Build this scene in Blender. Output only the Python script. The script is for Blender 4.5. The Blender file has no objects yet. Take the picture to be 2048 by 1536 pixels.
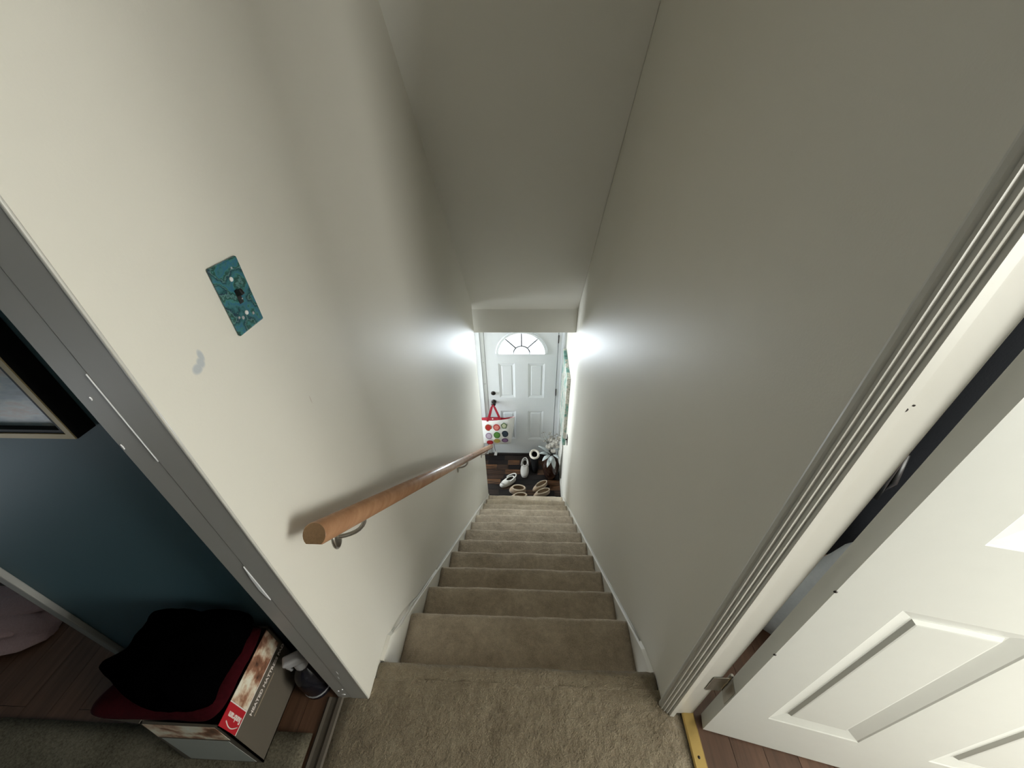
import bpy, bmesh, math, random
from mathutils import Vector, Matrix, noise
random.seed(7)
S = bpy.context.scene
COL = S.collection
PI = math.pi

# ------------------------------------------------------------------ camera, world, light
def look_camera():
    yaw, pit, rol = math.radians(3.2692), math.radians(36.0558), math.radians(-1.5403)
    cy, sy = math.cos(yaw), math.sin(yaw)
    F = Vector((-sy*math.cos(pit), cy*math.cos(pit), -math.sin(pit)))
    r = Vector((cy, sy, 0)); u = r.cross(F)
    c, s = math.cos(rol), math.sin(rol)
    r, u = c*r + s*u, -s*r + c*u
    cam = bpy.data.objects.new('camera', bpy.data.cameras.new('camera'))
    COL.objects.link(cam)
    cam.data.sensor_fit = 'HORIZONTAL'; cam.data.sensor_width = 36
    cam.data.lens = 768.55/2048*36
    cam.data.clip_start = .01
    m = Matrix((r, u, -F)).transposed().to_4x4()
    m.translation = Vector((0.0433, -0.5178, 1.5142))
    cam.matrix_world = m
    S.camera = cam
look_camera()

W = bpy.data.worlds.new('overcast'); S.world = W; W.use_nodes = True
W.node_tree.nodes['Background'].inputs[0].default_value = (.88, .94, 1, 1)
W.node_tree.nodes['Background'].inputs[1].default_value = 2.5

def area(name, loc, rot, sx, sy, power, col):
    L = bpy.data.lights.new(name, 'AREA'); L.shape = 'RECTANGLE'; L.size = sx; L.size_y = sy
    L.energy = power; L.color = col
    o = bpy.data.objects.new(name, L); COL.objects.link(o); o.location = loc; o.rotation_euler = rot
    return o
# daylight at the two bedroom windows on the right and at the fanlight of the street door
area('daylight_side_window', (3.36, -1.15, 1.35), (0, PI/2, 0), 1.7, 1.5, 85, (1, .97, .87))
area('daylight_rear_window', (2.275, -2.16, 1.35), (PI/2, 0, 0), 1.65, 1.7, 165, (1, .97, .88))
area('daylight_fanlight', (-.055, 3.72, -.45), (-PI/2, 0, 0), 1.2, 1.4, 260, (.86, .93, 1))
area('added_entry_light', (-2.06, 2.9, -1.2), (0, -PI/2, 0), 1.2, .6, 75, (.88, .94, 1))  # unseen source, added to brighten the entry

S.view_settings.view_transform = 'Standard'; S.view_settings.look = 'None'
S.view_settings.exposure = 0.28; S.view_settings.gamma = 1; S.view_settings.use_curve_mapping = False

# ------------------------------------------------------------------ helpers
def tag(o, label=None, cat=None, group=None, kind=None):
    if label: o['label'] = label
    if cat: o['category'] = cat
    if group: o['group'] = group
    if kind: o['kind'] = kind
    return o
def empty(name, loc=(0, 0, 0), rz=0, parent=None):
    o = bpy.data.objects.new(name, None); COL.objects.link(o); o.empty_display_size = .05
    o.location = loc; o.rotation_euler = (0, 0, rz)
    if parent: o.parent = parent
    return o
class MB:
    def __init__(s): s.v = []; s.f = []; s.sm = []; s.mi = []
    def add(s, vs, fs, smooth=False, mi=0):
        n = len(s.v); s.v += [tuple(v) for v in vs]
        for f in fs: s.f.append([n+i for i in f]); s.sm.append(smooth); s.mi.append(mi)
    def box(s, a, b, mi=0):
        x0, y0, z0 = a; x1, y1, z1 = b
        s.add([(x0,y0,z0),(x1,y0,z0),(x1,y1,z0),(x0,y1,z0),(x0,y0,z1),(x1,y0,z1),(x1,y1,z1),(x0,y1,z1)],
              [(3,2,1,0),(4,5,6,7),(0,1,5,4),(1,2,6,5),(2,3,7,6),(3,0,4,7)], mi=mi)
    def prism(s, poly, f0, f1, smooth=False, mi=0):
        """poly: list of 2D points; f0/f1 map a 2D point to the two end positions"""
        n = len(poly)
        s.add([f0(*p) for p in poly] + [f1(*p) for p in poly],
              [[(i), (i+1) % n, n+(i+1) % n, n+i] for i in range(n)], smooth, mi)
        s.add([f0(*p) for p in poly], [list(range(n))[::-1]], mi=mi); s.add([f1(*p) for p in poly], [list(range(n))], mi=mi)
    def loft(s, rings, closed=True, cap0=True, cap1=True, smooth=True, mi=0):
        n = len(rings[0]); vs = [p for r in rings for p in r]; fs = []
        for k in range(len(rings)-1):
            for i in range(n if closed else n-1):
                j = (i+1) % n
                fs.append((k*n+i, k*n+j, (k+1)*n+j, (k+1)*n+i))
        s.add(vs, fs, smooth, mi)
        if cap0: s.add(rings[0], [list(range(n))[::-1]], mi=mi)
        if cap1: s.add(rings[-1], [list(range(n))], mi=mi)
    def tube(s, pts, r, n=8, cap=True, mi=0):
        pts = [Vector(p) for p in pts]; rings = []
        up = Vector((.13, .21, .97)).normalized()
        for i, p in enumerate(pts):
            t = (pts[min(i+1, len(pts)-1)] - pts[max(i-1, 0)]).normalized()
            a = t.cross(up); a = a.normalized() if a.length > 1e-4 else t.orthogonal().normalized()
            b = t.cross(a)
            rr = r[i] if isinstance(r, (list, tuple)) else r
            rings.append([p + a*rr*math.cos(2*PI*k/n) + b*rr*math.sin(2*PI*k/n) for k in range(n)])
        s.loft(rings, True, cap, cap, True, mi)
    def lathe(s, prof, n=20, o=(0, 0, 0), ax='z', smooth=True, mi=0):
        rings = []
        for r, h in prof:
            ring = []
            for k in range(n):
                a, b = r*math.cos(2*PI*k/n), r*math.sin(2*PI*k/n)
                p = {'z': (a, b, h), 'y': (a, h, b), 'x': (h, a, b)}[ax]
                ring.append((p[0]+o[0], p[1]+o[1], p[2]+o[2]))
            rings.append(ring)
        s.loft(rings, True, True, True, smooth, mi)
    def ball(s, c, r, n=10, m=7, sc=(1, 1, 1), jit=0, mi=0):
        rings = []
        for i in range(m+1):
            t = PI*i/m; rr = max(math.sin(t), .02)
            ring = []
            for k in range(n):
                d = Vector((rr*math.cos(2*PI*k/n), rr*math.sin(2*PI*k/n), -math.cos(t)))
                q = 1 + jit*noise.noise(d*2.3 + Vector(c)*9)
                ring.append((c[0]+d.x*r*sc[0]*q, c[1]+d.y*r*sc[1]*q, c[2]+d.z*r*sc[2]*q))
            rings.append(ring)
        s.loft(rings, True, True, True, True, mi)
    def mesh(s, name):
        m = bpy.data.meshes.new(name); m.from_pydata(s.v, [], s.f)
        m.polygons.foreach_set('use_smooth', s.sm)
        m.polygons.foreach_set('material_index', s.mi)
        bm = bmesh.new(); bm.from_mesh(m)
        bmesh.ops.remove_doubles(bm, verts=bm.verts, dist=1e-6)
        bmesh.ops.recalc_face_normals(bm, faces=bm.faces)
        bm.to_mesh(m); bm.free()
        return m
    def build(s, name, mat, parent=None, loc=(0, 0, 0), rot=(0, 0, 0), bevel=0, seg=2):
        m = s.mesh(name)
        for q in (mat if isinstance(mat, (list, tuple)) else [mat]): m.materials.append(q)
        o = bpy.data.objects.new(name, m); COL.objects.link(o)
        o.location = loc; o.rotation_euler = rot
        if parent: o.parent = parent
        if bevel:
            b = o.modifiers.new('bevel', 'BEVEL'); b.width = bevel; b.segments = seg; b.limit_method = 'ANGLE'
        return o
def link_copy(o, parent=None, loc=None, rot=None):
    c = o.copy(); COL.objects.link(c)
    if parent is not None: c.parent = parent
    if loc is not None: c.location = loc
    if rot is not None: c.rotation_euler = rot
    return c
def bx(name, a, b, mat, parent=None, bevel=0):
    m = MB(); m.box(a, b); return m.build(name, mat, parent, bevel=bevel)
def struct(o, label, cat):
    return tag(o, label, cat, kind='structure')
def text_obj(name, s, size, mat, parent, M, align='LEFT', bold=0.0, sx=1.0):
    cu = bpy.data.curves.new('txt', 'FONT'); cu.body = s; cu.size = size; cu.align_x = align
    cu.extrude = .0004; cu.offset = bold
    t = bpy.data.objects.new('txt', cu); COL.objects.link(t)
    bpy.context.view_layer.update()
    me = bpy.data.meshes.new_from_object(t.evaluated_get(bpy.context.evaluated_depsgraph_get()))
    bpy.data.objects.remove(t); bpy.data.curves.remove(cu)
    for v in me.vertices: v.co.x *= sx
    me.transform(M); me.materials.clear(); me.materials.append(mat)
    o = bpy.data.objects.new(name, me); COL.objects.link(o); o.parent = parent
    return o

# ------------------------------------------------------------------ materials
class N:
    """tiny node helper"""
    def __init__(s, name):
        s.m = bpy.data.materials.new(name); s.m.use_nodes = True; s.t = s.m.node_tree
        s.p = s.t.nodes['Principled BSDF']
    def n(s, typ, **kw):
        x = s.t.nodes.new(typ)
        for k, v in kw.items():
            if k in x.inputs: s.set(x.inputs[k], v)
            else: setattr(x, k, v)
        return x
    def set(s, sock, v):
        if hasattr(v, 'is_linked') or isinstance(v, bpy.types.NodeSocket): s.t.links.new(v, sock)
        else: sock.default_value = v
    def co(s): return s.n('ShaderNodeTexCoord').outputs['Object']
    def noise(s, scale, detail=3, rough=.5, vec=None):
        x = s.n('ShaderNodeTexNoise'); x.inputs['Scale'].default_value = scale
        x.inputs['Detail'].default_value = detail; x.inputs['Roughness'].default_value = rough
        s.t.links.new(vec if vec is not None else s.co(), x.inputs['Vector']); return x.outputs['Fac']
    def mapping(s, scale, vec=None, rot=(0, 0, 0), loc=(0, 0, 0)):
        x = s.n('ShaderNodeMapping'); x.inputs['Scale'].default_value = scale
        x.inputs['Rotation'].default_value = rot; x.inputs['Location'].default_value = loc
        s.t.links.new(vec if vec is not None else s.co(), x.inputs['Vector']); return x.outputs[0]
    def ramp(s, fac, stops, interp='LINEAR'):
        x = s.n('ShaderNodeValToRGB'); x.color_ramp.interpolation = interp
        e = x.color_ramp.elements
        while len(e) < len(stops): e.new(.5)
        for q, (p, c) in zip(e, stops): q.position = p; q.color = (*c, 1) if len(c) == 3 else c
        s.t.links.new(fac, x.inputs[0]); return x.outputs[0]
    def mix(s, fac, a, b):
        x = s.n('ShaderNodeMix', data_type='RGBA'); x.clamp_factor = True
        s.set(x.inputs[0], fac)
        for i, v in ((6, a), (7, b)):
            if isinstance(v, tuple): x.inputs[i].default_value = (*v, 1) if len(v) == 3 else v
            else: s.t.links.new(v, x.inputs[i])
        return x.outputs[2]
    def math(s, op, a, b=0.0):
        x = s.n('ShaderNodeMath', operation=op); s.set(x.inputs[0], a); s.set(x.inputs[1], b); return x.outputs[0]
    def color(s, c):
        s.set(s.p.inputs['Base Color'], (*c, 1) if isinstance(c, tuple) else c)
    def bump(s, h, strength=.3, dist=.002):
        b = s.n('ShaderNodeBump'); b.inputs['Strength'].default_value = strength; b.inputs['Distance'].default_value = dist
        s.t.links.new(h, b.inputs['Height']); s.t.links.new(b.outputs[0], s.p.inputs['Normal'])
    def rough(s, r): s.set(s.p.inputs['Roughness'], r)
def plain(name, col, rough=.5, var=.06, bscale=120, bump=.08, metal=0, spec=.5):
    k = N(name); n = k.noise(bscale/8, 4)
    d = tuple(max(0, c*(1-var*2)) for c in col)
    k.color(k.mix(n, d, col)); k.rough(rough); k.p.inputs['Metallic'].default_value = metal
    k.p.inputs['Specular IOR Level'].default_value = spec
    if bump: k.bump(k.noise(bscale, 4), bump, .001)
    return k.m
def m_wall(name, col, rough=.5, spec=.25):
    k = N(name); n = k.noise(1.3, 3)
    k.color(k.mix(n, tuple(c*.95 for c in col), col)); k.rough(rough); k.p.inputs['Specular IOR Level'].default_value = spec
    k.bump(k.math('ADD', k.noise(260, 2), k.math('MULTIPLY', k.noise(14, 2), 2.0)), .12, .0012)
    return k
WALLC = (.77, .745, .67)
M = {}
kw = m_wall('wall_paint', WALLC); M['wall'] = kw.m
# left stair wall: same paint with two small marks of its own (blue-grey smear, short scratch)
kl = m_wall('wall_paint_marked', WALLC)
sep = kl.n('ShaderNodeSeparateXYZ'); kl.t.links.new(kl.co(), sep.inputs[0])
def blob(y, z, ry, rz, soft=.7):
    a = kl.math('POWER', kl.math('DIVIDE', kl.math('SUBTRACT', sep.outputs[1], y), ry), 2.0)
    b = kl.math('POWER', kl.math('DIVIDE', kl.math('SUBTRACT', sep.outputs[2], z), rz), 2.0)
    d = kl.math('ADD', a, b)
    x = kl.n('ShaderNodeMapRange'); x.inputs[1].default_value = 1.0; x.inputs[2].default_value = 1.0-soft
    kl.t.links.new(d, x.inputs[0]); return x.outputs[0]
sm_ = kl.math('MAXIMUM', blob(-.0535, 1.2, .0115, .0095), kl.math('MAXIMUM', blob(-.0375, 1.213, .0062, .0125), blob(-.0435, 1.2045, .0085, .0105)))
sc_ = blob(.156, .975, .0022, .013)
basec = kl.p.inputs['Base Color'].links[0].from_socket
c1 = kl.mix(kl.math('MULTIPLY', sm_, .75), basec, (.42, .47, .52))
kl.color(kl.mix(kl.math('MULTIPLY', sc_, .5), c1, (.5, .42, .36)))
M['wall_marked'] = kl.m
M['ceiling'] = m_wall('ceiling_paint', (.80, .785, .73), .6).m
M['blue'] = m_wall('blue_paint', (.070, .135, .165), .5, .3).m
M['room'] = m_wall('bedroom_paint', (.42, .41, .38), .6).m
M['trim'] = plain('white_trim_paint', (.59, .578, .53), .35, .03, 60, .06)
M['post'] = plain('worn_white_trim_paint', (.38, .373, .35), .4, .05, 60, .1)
M['door'] = plain('white_door_paint', (.585, .59, .555), .42, .02, 220, .06)
M['streetdoor'] = plain('white_street_door_paint', (.66, .685, .70), .35, .02, 120, .04)
M['chip'] = plain('bare_white_paint', (.9, .9, .92), .6, .02, 50, .02)
M['metal'] = plain('brushed_nickel', (.42, .40, .36), .32, .08, 80, .05, 1)
M['steel'] = plain('hinge_steel', (.52, .5, .46), .38, .15, 60, .1, 1)
M['bronze'] = plain('dark_bronze', (.035, .028, .025), .35, .1, 60, .05, .6)
M['lead'] = plain('dark_lead', (.05, .05, .05), .6, .1, 60, .03)
M['brass'] = plain('worn_brass', (.62, .44, .16), .38, .15, 40, .12, .85)
M['black'] = plain('black_plastic', (.012, .012, .013), .4, .1, 60, .05)
M['white'] = plain('white_plastic', (.8, .8, .78), .4, .02, 60, .02)

def carpet(name, g=1.0, worn=1.0, tint=(1, 1, 1)):
    k = N(name)
    big = k.noise(7, 3, .6); mid = k.noise(38, 4, .7); fine = k.noise(330, 3, .7)
    f = k.math('ADD', k.math('MULTIPLY', big, .45), k.math('ADD', k.math('MULTIPLY', mid, .35), k.math('MULTIPLY', fine, .45)))
    k.color(k.ramp(f, [(.42, tuple(g*c*q for c, q in zip((.22, .175, .12), tint))), (.62, tuple(g*c*q for c, q in zip((.38, .315, .235), tint))), (.84, tuple(g*c*q for c, q in zip((.56, .49, .385), tint)))]))
    k.rough(.98); k.p.inputs['Specular IOR Level'].default_value = .08
    k.p.inputs['Sheen Weight'].default_value = .25; k.p.inputs['Sheen Roughness'].default_value = .6
    k.bump(k.math('ADD', k.math('MULTIPLY', mid, 1.6*worn), fine), .9, .006)
    return k.m
M['carpet'] = carpet('worn_beige_carpet', .78, 2.6, (1.0, .97, .86)); M['stair_carpet'] = carpet('beige_stair_carpet', 1.58)  # landing darker from dirt and wear; stair copy lightened to replace missing light
def rugm():
    k = N('looped_beige_rug'); fine = k.noise(170, 4, .7); big = k.noise(9, 3)
    k.color(k.ramp(k.math('ADD', k.math('MULTIPLY', fine, .7), k.math('MULTIPLY', big, .3)), [(.35, (.09, .08, .056)), (.7, (.28, .25, .185))]))
    k.rough(1); k.p.inputs['Specular IOR Level'].default_value = .05; k.bump(fine, 1, .006); return k.m
M['rug'] = rugm()
def wood(name, dark, light, scale=(1, 1, 1), rough=.35, off=True):
    k = N(name); v = k.mapping(scale)
    if off:
        oi = k.n('ShaderNodeObjectInfo')
        a = k.n('ShaderNodeVectorMath', operation='ADD'); k.t.links.new(v, a.inputs[0])
        mu = k.n('ShaderNodeVectorMath', operation='SCALE'); mu.inputs[0].default_value = (17, 23, 31)
        k.t.links.new(oi.outputs['Random'], mu.inputs['Scale']); k.t.links.new(mu.outputs[0], a.inputs[1]); v = a.outputs[0]
    g = k.noise(1.0, 6, .65, v)
    c = k.ramp(g, [(.3, dark), (.7, light)])
    if off:
        h = k.n('ShaderNodeHueSaturation'); k.t.links.new(c, h.inputs['Color'])
        x = k.n('ShaderNodeMapRange'); x.inputs[3].default_value = .7; x.inputs[4].default_value = 1.2
        k.t.links.new(oi.outputs['Random'], x.inputs[0]); k.t.links.new(x.outputs[0], h.inputs['Value']); c = h.outputs[0]
    k.color(c); k.rough(rough); k.bump(g, .12, .002); return k.m
M['redwood'] = wood('reddish_floor_wood', (.07, .034, .019), (.14, .072, .043), (60, 4, 60), .4)
M['beech'] = wood('beech_handrail', (.34, .17, .09), (.46, .255, .14), (40, 3, 40), .22, False)
M['beech_end'] = wood('beech_end_grain', (.21, .125, .06), (.30, .18, .09), (200, 20, 200), .6, False)
def foyerwood():
    k = N('dark_mixed_floor_wood'); oi = k.n('ShaderNodeObjectInfo')
    v = k.mapping((5, 70, 70))
    mu = k.n('ShaderNodeVectorMath', operation='SCALE'); mu.inputs[0].default_value = (11, 29, 7)
    k.t.links.new(oi.outputs['Random'], mu.inputs['Scale'])
    a = k.n('ShaderNodeVectorMath', operation='ADD'); k.t.links.new(v, a.inputs[0]); k.t.links.new(mu.outputs[0], a.inputs[1])
    g = k.noise(1, 5, .7, a.outputs[0])
    tone = k.ramp(oi.outputs['Random'], [(0, (.006, .004, .004)), (.3, (.012, .008, .007)), (.55, (.030, .018, .013)), (.75, (.062, .034, .021)), (.9, (.13, .062, .028))], 'CONSTANT')
    k.color(k.mix(k.ramp(g, [(.35, (0, 0, 0)), (.65, (1, 1, 1))]), (.006, .004, .004), tone))
    k.rough(.42); k.p.inputs['Specular IOR Level'].default_value = .3; k.bump(g, .2, .002); return k.m
M['foyerwood'] = foyerwood()
def glass():
    k = N('clear_pane'); nt = k.t
    tr = nt.nodes.new('ShaderNodeBsdfTransparent'); gl = nt.nodes.new('ShaderNodeBsdfGlossy'); gl.inputs['Roughness'].default_value = .02
    tr.inputs[0].default_value = (.97, .98, .98, 1)
    fr = nt.nodes.new('ShaderNodeFresnel'); fr.inputs[0].default_value = 1.45
    mx = nt.nodes.new('ShaderNodeMixShader')
    nt.links.new(fr.outputs[0], mx.inputs[0]); nt.links.new(tr.outputs[0], mx.inputs[1]); nt.links.new(gl.outputs[0], mx.inputs[2])
    nt.links.new(mx.outputs[0], nt.nodes['Material Output'].inputs[0]); return k.m
M['glass'] = glass()
def agate():
    k = N('marbled_teal_agate')
    w = k.noise(28, 4, .6); big = k.noise(13, 2, .5, k.mapping((1, 1, 1), loc=(3.1, .7, 5.2)))
    f = k.math('ADD', k.math('MULTIPLY', big, 2.2), k.math('MULTIPLY', w, 1.1))
    rings = k.math('FRACT', k.math('MULTIPLY', f, 2.9))
    c = k.ramp(rings, [(0, (.012, .035, .055)), (.12, (.02, .10, .11)), (.3, (.045, .17, .19)), (.45, (.03, .14, .24)), (.62, (.05, .20, .19)), (.78, (.015, .06, .05)), (.9, (.10, .24, .23)), (1, (.012, .03, .07))])
    k.color(c); k.rough(.18); return k.m
M['agate'] = agate()
def fabric(name, a, b, scale=90, rough=.95, bump=.4, sheen=.2):
    k = N(name); n = k.noise(scale, 4, .7); k.color(k.mix(n, a, b)); k.rough(rough)
    k.p.inputs['Specular IOR Level'].default_value = .1; k.p.inputs['Sheen Weight'].default_value = sheen
    k.bump(n, bump, .003); return k.m
M['blackcloth'] = fabric('black_knit', (.0004, .0004, .0004), (.0010, .0010, .0012), 120, sheen=0)
M['blackcloth'].node_tree.nodes['Principled BSDF'].inputs['Specular IOR Level'].default_value = .0
M['redcloth'] = fabric('dark_red_knit', (.022, .0015, .0025), (.05, .003, .006), 120, sheen=0)
M['pink'] = fabric('pink_terry', (.30, .20, .205), (.46, .33, .33), 160, 1, .8)
M['cream_fleece'] = fabric('cream_fleece', (.62, .56, .46), (.85, .80, .70), 300, 1, .8)
M['tan'] = fabric('tan_suede', (.30, .22, .15), (.44, .34, .24), 140)
M['offwhite'] = plain('offwhite_foam', (.62, .61, .57), .7, .05, 90, .1)
M['greyfoam'] = plain('greyish_foam', (.42, .40, .37), .7, .05, 90, .1)
M['insole'] = plain('dark_insole', (.10, .085, .07), .9, .1, 90, .1)
M['taninsole'] = plain('tan_insole', (.36, .26, .17), .95, .08, 200, .2)
M['bluewhite'] = fabric('pale_blue_sheet', (.42, .47, .55), (.58, .63, .70), 50)
M['navy'] = fabric('navy_coat', (.0015, .002, .003), (.003, .004, .006), 120, sheen=0)
M['kraft'] = plain('grey_brown_carton', (.11, .092, .07), .75, .08, 60, .1)  # base darkened to carry the shade that falls on the carton
M['kraftin'] = plain('carton_inside', (.34, .27, .19), .85, .08, 60, .1)
M['paper'] = plain('pale_paper', (.36, .38, .35), .7, .06, 40, .03)  # label lowered too, shade over the carton put into its colour
M['redprint'] = plain('red_print', (.45, .012, .022), .5, .04, 40, .02)
M['whiteprint'] = plain('white_print', (.80, .72, .68), .5, .02, 40, .02)
def photo_print():
    k = N('bed_photograph_print'); n = k.noise(16, 4, .6); 
    k.color(k.ramp(n, [(.3, (.06, .03, .02)), (.42, (.32, .15, .09)), (.5, (.62, .45, .32)), (.58, (.80, .74, .60)), (.72, (.85, .85, .76))])); k.rough(.4); return k.m
M['photo'] = photo_print()
def painting():
    k = N('beach_picture_print'); v = k.mapping((2.2, 2.2, 7))
    n = k.noise(2.2, 5, .6, v)
    k.color(k.ramp(n, [(.34, (.05, .07, .08)), (.45, (.16, .21, .23)), (.52, (.33, .34, .32)), (.58, (.30, .20, .12)), (.66, (.13, .18, .21))])); k.rough(.3); return k.m
M['painting'] = painting()
M['gilt'] = plain('dull_gilt', (.40, .31, .15), .45, .15, 50, .15, .3)
M['blackframe'] = plain('black_frame_lacquer', (.003, .003, .003), .5, .05, 50, .02, 0, .2)
def canvas():
    k = N('marbled_green_canvas'); n = k.noise(7, 5, .65)
    k.color(k.ramp(n, [(.32, (.03, .10, .09)), (.44, (.16, .36, .31)), (.48, (.42, .41, .34)), (.55, (.62, .62, .56)), (.62, (.22, .21, .17)), (.72, (.62, .62, .57))])); k.rough(.35); return k.m
M['canvas'] = canvas()
M['bagwhite'] = plain('white_tote_canvas', (.80, .80, .78), .6, .03, 300, .15)
M['bagred'] = plain('red_webbing', (.36, .008, .025), .7, .1, 300, .2)
M['vase'] = plain('dark_brown_glaze', (.035, .014, .008), .15, .3, 20, .03)
M['petal'] = plain('cream_petal', (.88, .85, .80), .6, .05, 80, .1)
M['leaf'] = plain('silvery_leaf', (.60, .65, .64), .5, .2, 60, .1)
M['sprig'] = plain('dry_sprig', (.34, .31, .26), .8, .2, 60, .1)
M['bottle'] = plain('dark_bottle_plastic', (.012, .012, .018), .18, .1, 30, .02)
M['greyplastic'] = plain('milky_grey_plastic', (.36, .36, .37), .35, .05, 60, .03)

# ------------------------------------------------------------------ dimensions (metres; landing floor z = 0)
HW = .46                      # half stair width
RISE, RUN, NST = .1941, .2051, 12
Z0 = -.005
FZ = Z0 - 13*RISE             # foyer floor
HEADY, HEADZ0, HEADZ1 = 2.585, -.17, .065
DOORY = 3.34
CEIL = 2.40
def zi(i): return Z0 - i*RISE

# ------------------------------------------------------------------ setting: shell
m = MB(); m.box((-.56, -.1375, FZ-.1), (-HW, 2.52, CEIL)); m.box((-.56, -2.3, 0), (-HW, -.92, CEIL)); m.box((-.56, -.92, 2.06), (-HW, -.125, CEIL))
struct(m.build('wall_left', M['wall_marked']), 'cream painted stair wall carrying the wooden handrail', 'wall')
m = MB(); m.box((HW, -.125, FZ-.1), (.545, 3.6, CEIL)); m.box((HW, -2.3, 0), (.56, -.92, CEIL)); m.box((HW, -.92, 2.06), (.56, -.125, CEIL))
struct(m.build('wall_right', M['wall']), 'cream painted stair wall beside the open white door', 'wall')
# sloped ceiling slab and header drop above the foot of the stairs
sl = (CEIL - HEADZ1)/1.27
ytop = HEADY - sl
m = MB(); poly = [(HEADY, HEADZ1), (ytop, CEIL), (ytop+.25, CEIL+.15), (HEADY+.2, HEADZ1+.15), (HEADY+.12, HEADZ0), (HEADY, HEADZ0)]
m.prism(poly, lambda y, z: (-.56, y, z), lambda y, z: (HW, y, z))
struct(m.build('ceiling_slope', M['ceiling'], bevel=.004), 'sloping white ceiling with a dropped header above the foot of the stairs', 'ceiling')
m = MB(); m.box((-3.4, -2.5, CEIL), (-.45, 3.0, CEIL+.1)); m.box((-.45, -2.5, CEIL), (.45, ytop+.12, CEIL+.1)); m.box((.45, -2.5, CEIL), (3.4, 3.0, CEIL+.1))
struct(m.build('ceiling', M['ceiling']), 'flat white ceiling over landing and rooms', 'ceiling')
m = MB(); m.box((-1.9, HEADY+.02, HEADZ0), (.56, 3.6, HEADZ0+.1))
struct(m.build('ceiling_foyer', M['ceiling']), 'low white ceiling over the entry at the foot of the stairs', 'ceiling')
# hall behind the camera
struct(bx('wall_back', (-.56, -2.4, 0), (.56, -2.3, CEIL), M['wall']), 'cream wall closing the landing behind', 'wall')
# foyer
m = MB()
m.box((-1.9, DOORY+.01, FZ-.1), (-.545, DOORY+.14, HEADZ0)); m.box((.425, DOORY+.01, FZ-.1), (.56, DOORY+.14, HEADZ0)); m.box((-.545, DOORY+.01, FZ+2.085), (.425, DOORY+.14, HEADZ0+.05))
struct(m.build('wall_front', M['wall']), 'white entry wall around the street door', 'wall')
m = MB(); m.box((-2.0, 2.3, FZ-.1), (-1.9, 3.6, -1.8)); m.box((-2.0, 2.3, -.6), (-1.9, 3.6, HEADZ0+.1)); m.box((-2.0, 2.3, -1.8), (-1.9, 2.6, -.6)); m.box((-2.0, 3.2, -1.8), (-1.9, 3.6, -.6))
struct(m.build('wall_entry', M['wall']), 'cream side wall of the entry', 'wall')
struct(bx('wall_understair', (-1.9, 2.3, FZ-.1), (-.56, 2.45, HEADZ0+.1), M['wall']), 'cream wall beneath the upper floor beside the stairs', 'wall')
# left room
m = MB(); m.box((-1.345, -.045, 0), (-.56, .06, CEIL))
struct(m.build('wall_blue', M['blue']), 'dark blue painted wall behind the carton and the framed picture', 'wall')
m = MB(); m.box((-3.4, -2.4, 0), (-3.3, 1.5, CEIL)); m.box((-3.3, 1.4, 0), (-.56, 1.5, CEIL)); m.box((-3.3, -2.4, 0), (-.56, -2.3, CEIL))
struct(m.build('wall_bedroom', M['blue']), 'dark blue walls enclosing the dim room', 'wall')
m = MB(); m.box((-1.362, -.058, 0), (-1.345, .06, CEIL)); m.box((-1.362, -.06, 0), (-1.330, -.045, CEIL))
struct(m.build('trim_1', M['post'], bevel=.003), 'white upright trim at the end of the blue wall', 'trim')
# right room
m = MB()
m.box((.56, .55, 0), (3.3, .65, CEIL))
# side wall x = 3.2 with window hole y -1.9..-.4, z .5..2.2
m.box((3.2, -2.1, 0), (3.3, .55, .5)); m.box((3.2, -2.1, 2.2), (3.3, .55, CEIL)); m.box((3.2, -2.1, .5), (3.3, -1.9, 2.2)); m.box((3.2, -.4, .5), (3.3, .55, 2.2))
# rear wall y = -2 with window hole x 1.45..3.1, z .5..2.2
m.box((.56, -2.1, 0), (3.2, -2.0, .5)); m.box((.56, -2.1, 2.2), (3.2, -2.0, CEIL)); m.box((.56, -2.1, .5), (1.45, -2.0, 2.2)); m.box((3.1, -2.1, .5), (3.2, -2.0, 2.2))
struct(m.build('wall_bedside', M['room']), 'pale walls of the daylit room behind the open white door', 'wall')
def window(name, c, w, h, ax, label):
    t = empty(name, c); struct(t, label, 'window')
    def P(a, b, z): return (a, b, z) if ax == 'x' else (b, a, z)
    def bar(a0, a1, z0, z1):
        m = MB(); p, q = P(a0, -.03, z0), P(a1, .03, z1); m.box(tuple(map(min, p, q)), tuple(map(max, p, q))); return m
    for a0, a1, z0, z1 in ((-w/2, w/2, 0, .05), (-w/2, w/2, h-.05, h), (-w/2, -w/2+.05, .05, h-.05), (w/2-.05, w/2, .05, h-.05), (-w/2+.05, w/2-.05, h/2-.02, h/2+.02)):
        bar(a0, a1, z0, z1).build('window_frame', M['trim'], t)
    for z0, z1 in ((.05, h/2-.02), (h/2+.02, h-.05)):
        m = MB(); p, q = P(-w/2+.05, -.002, z0), P(w/2-.05, .002, z1); m.box(tuple(map(min, p, q)), tuple(map(max, p, q))); m.build('pane', M['glass'], t)
window('window_1', (3.25, -1.15, .5), 1.5, 1.7, 'y', 'white sash window in the side wall of the right room')
window('added_window', (-1.95, 2.9, -1.8), .6, 1.2, 'y', 'added white sash window, out of view, lighting the entry from its side wall')  # added together with its light, never in view
window('window_2', (2.275, -2.05, .5), 1.65, 1.7, 'x', 'white sash window in the rear wall of the right room')

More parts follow.
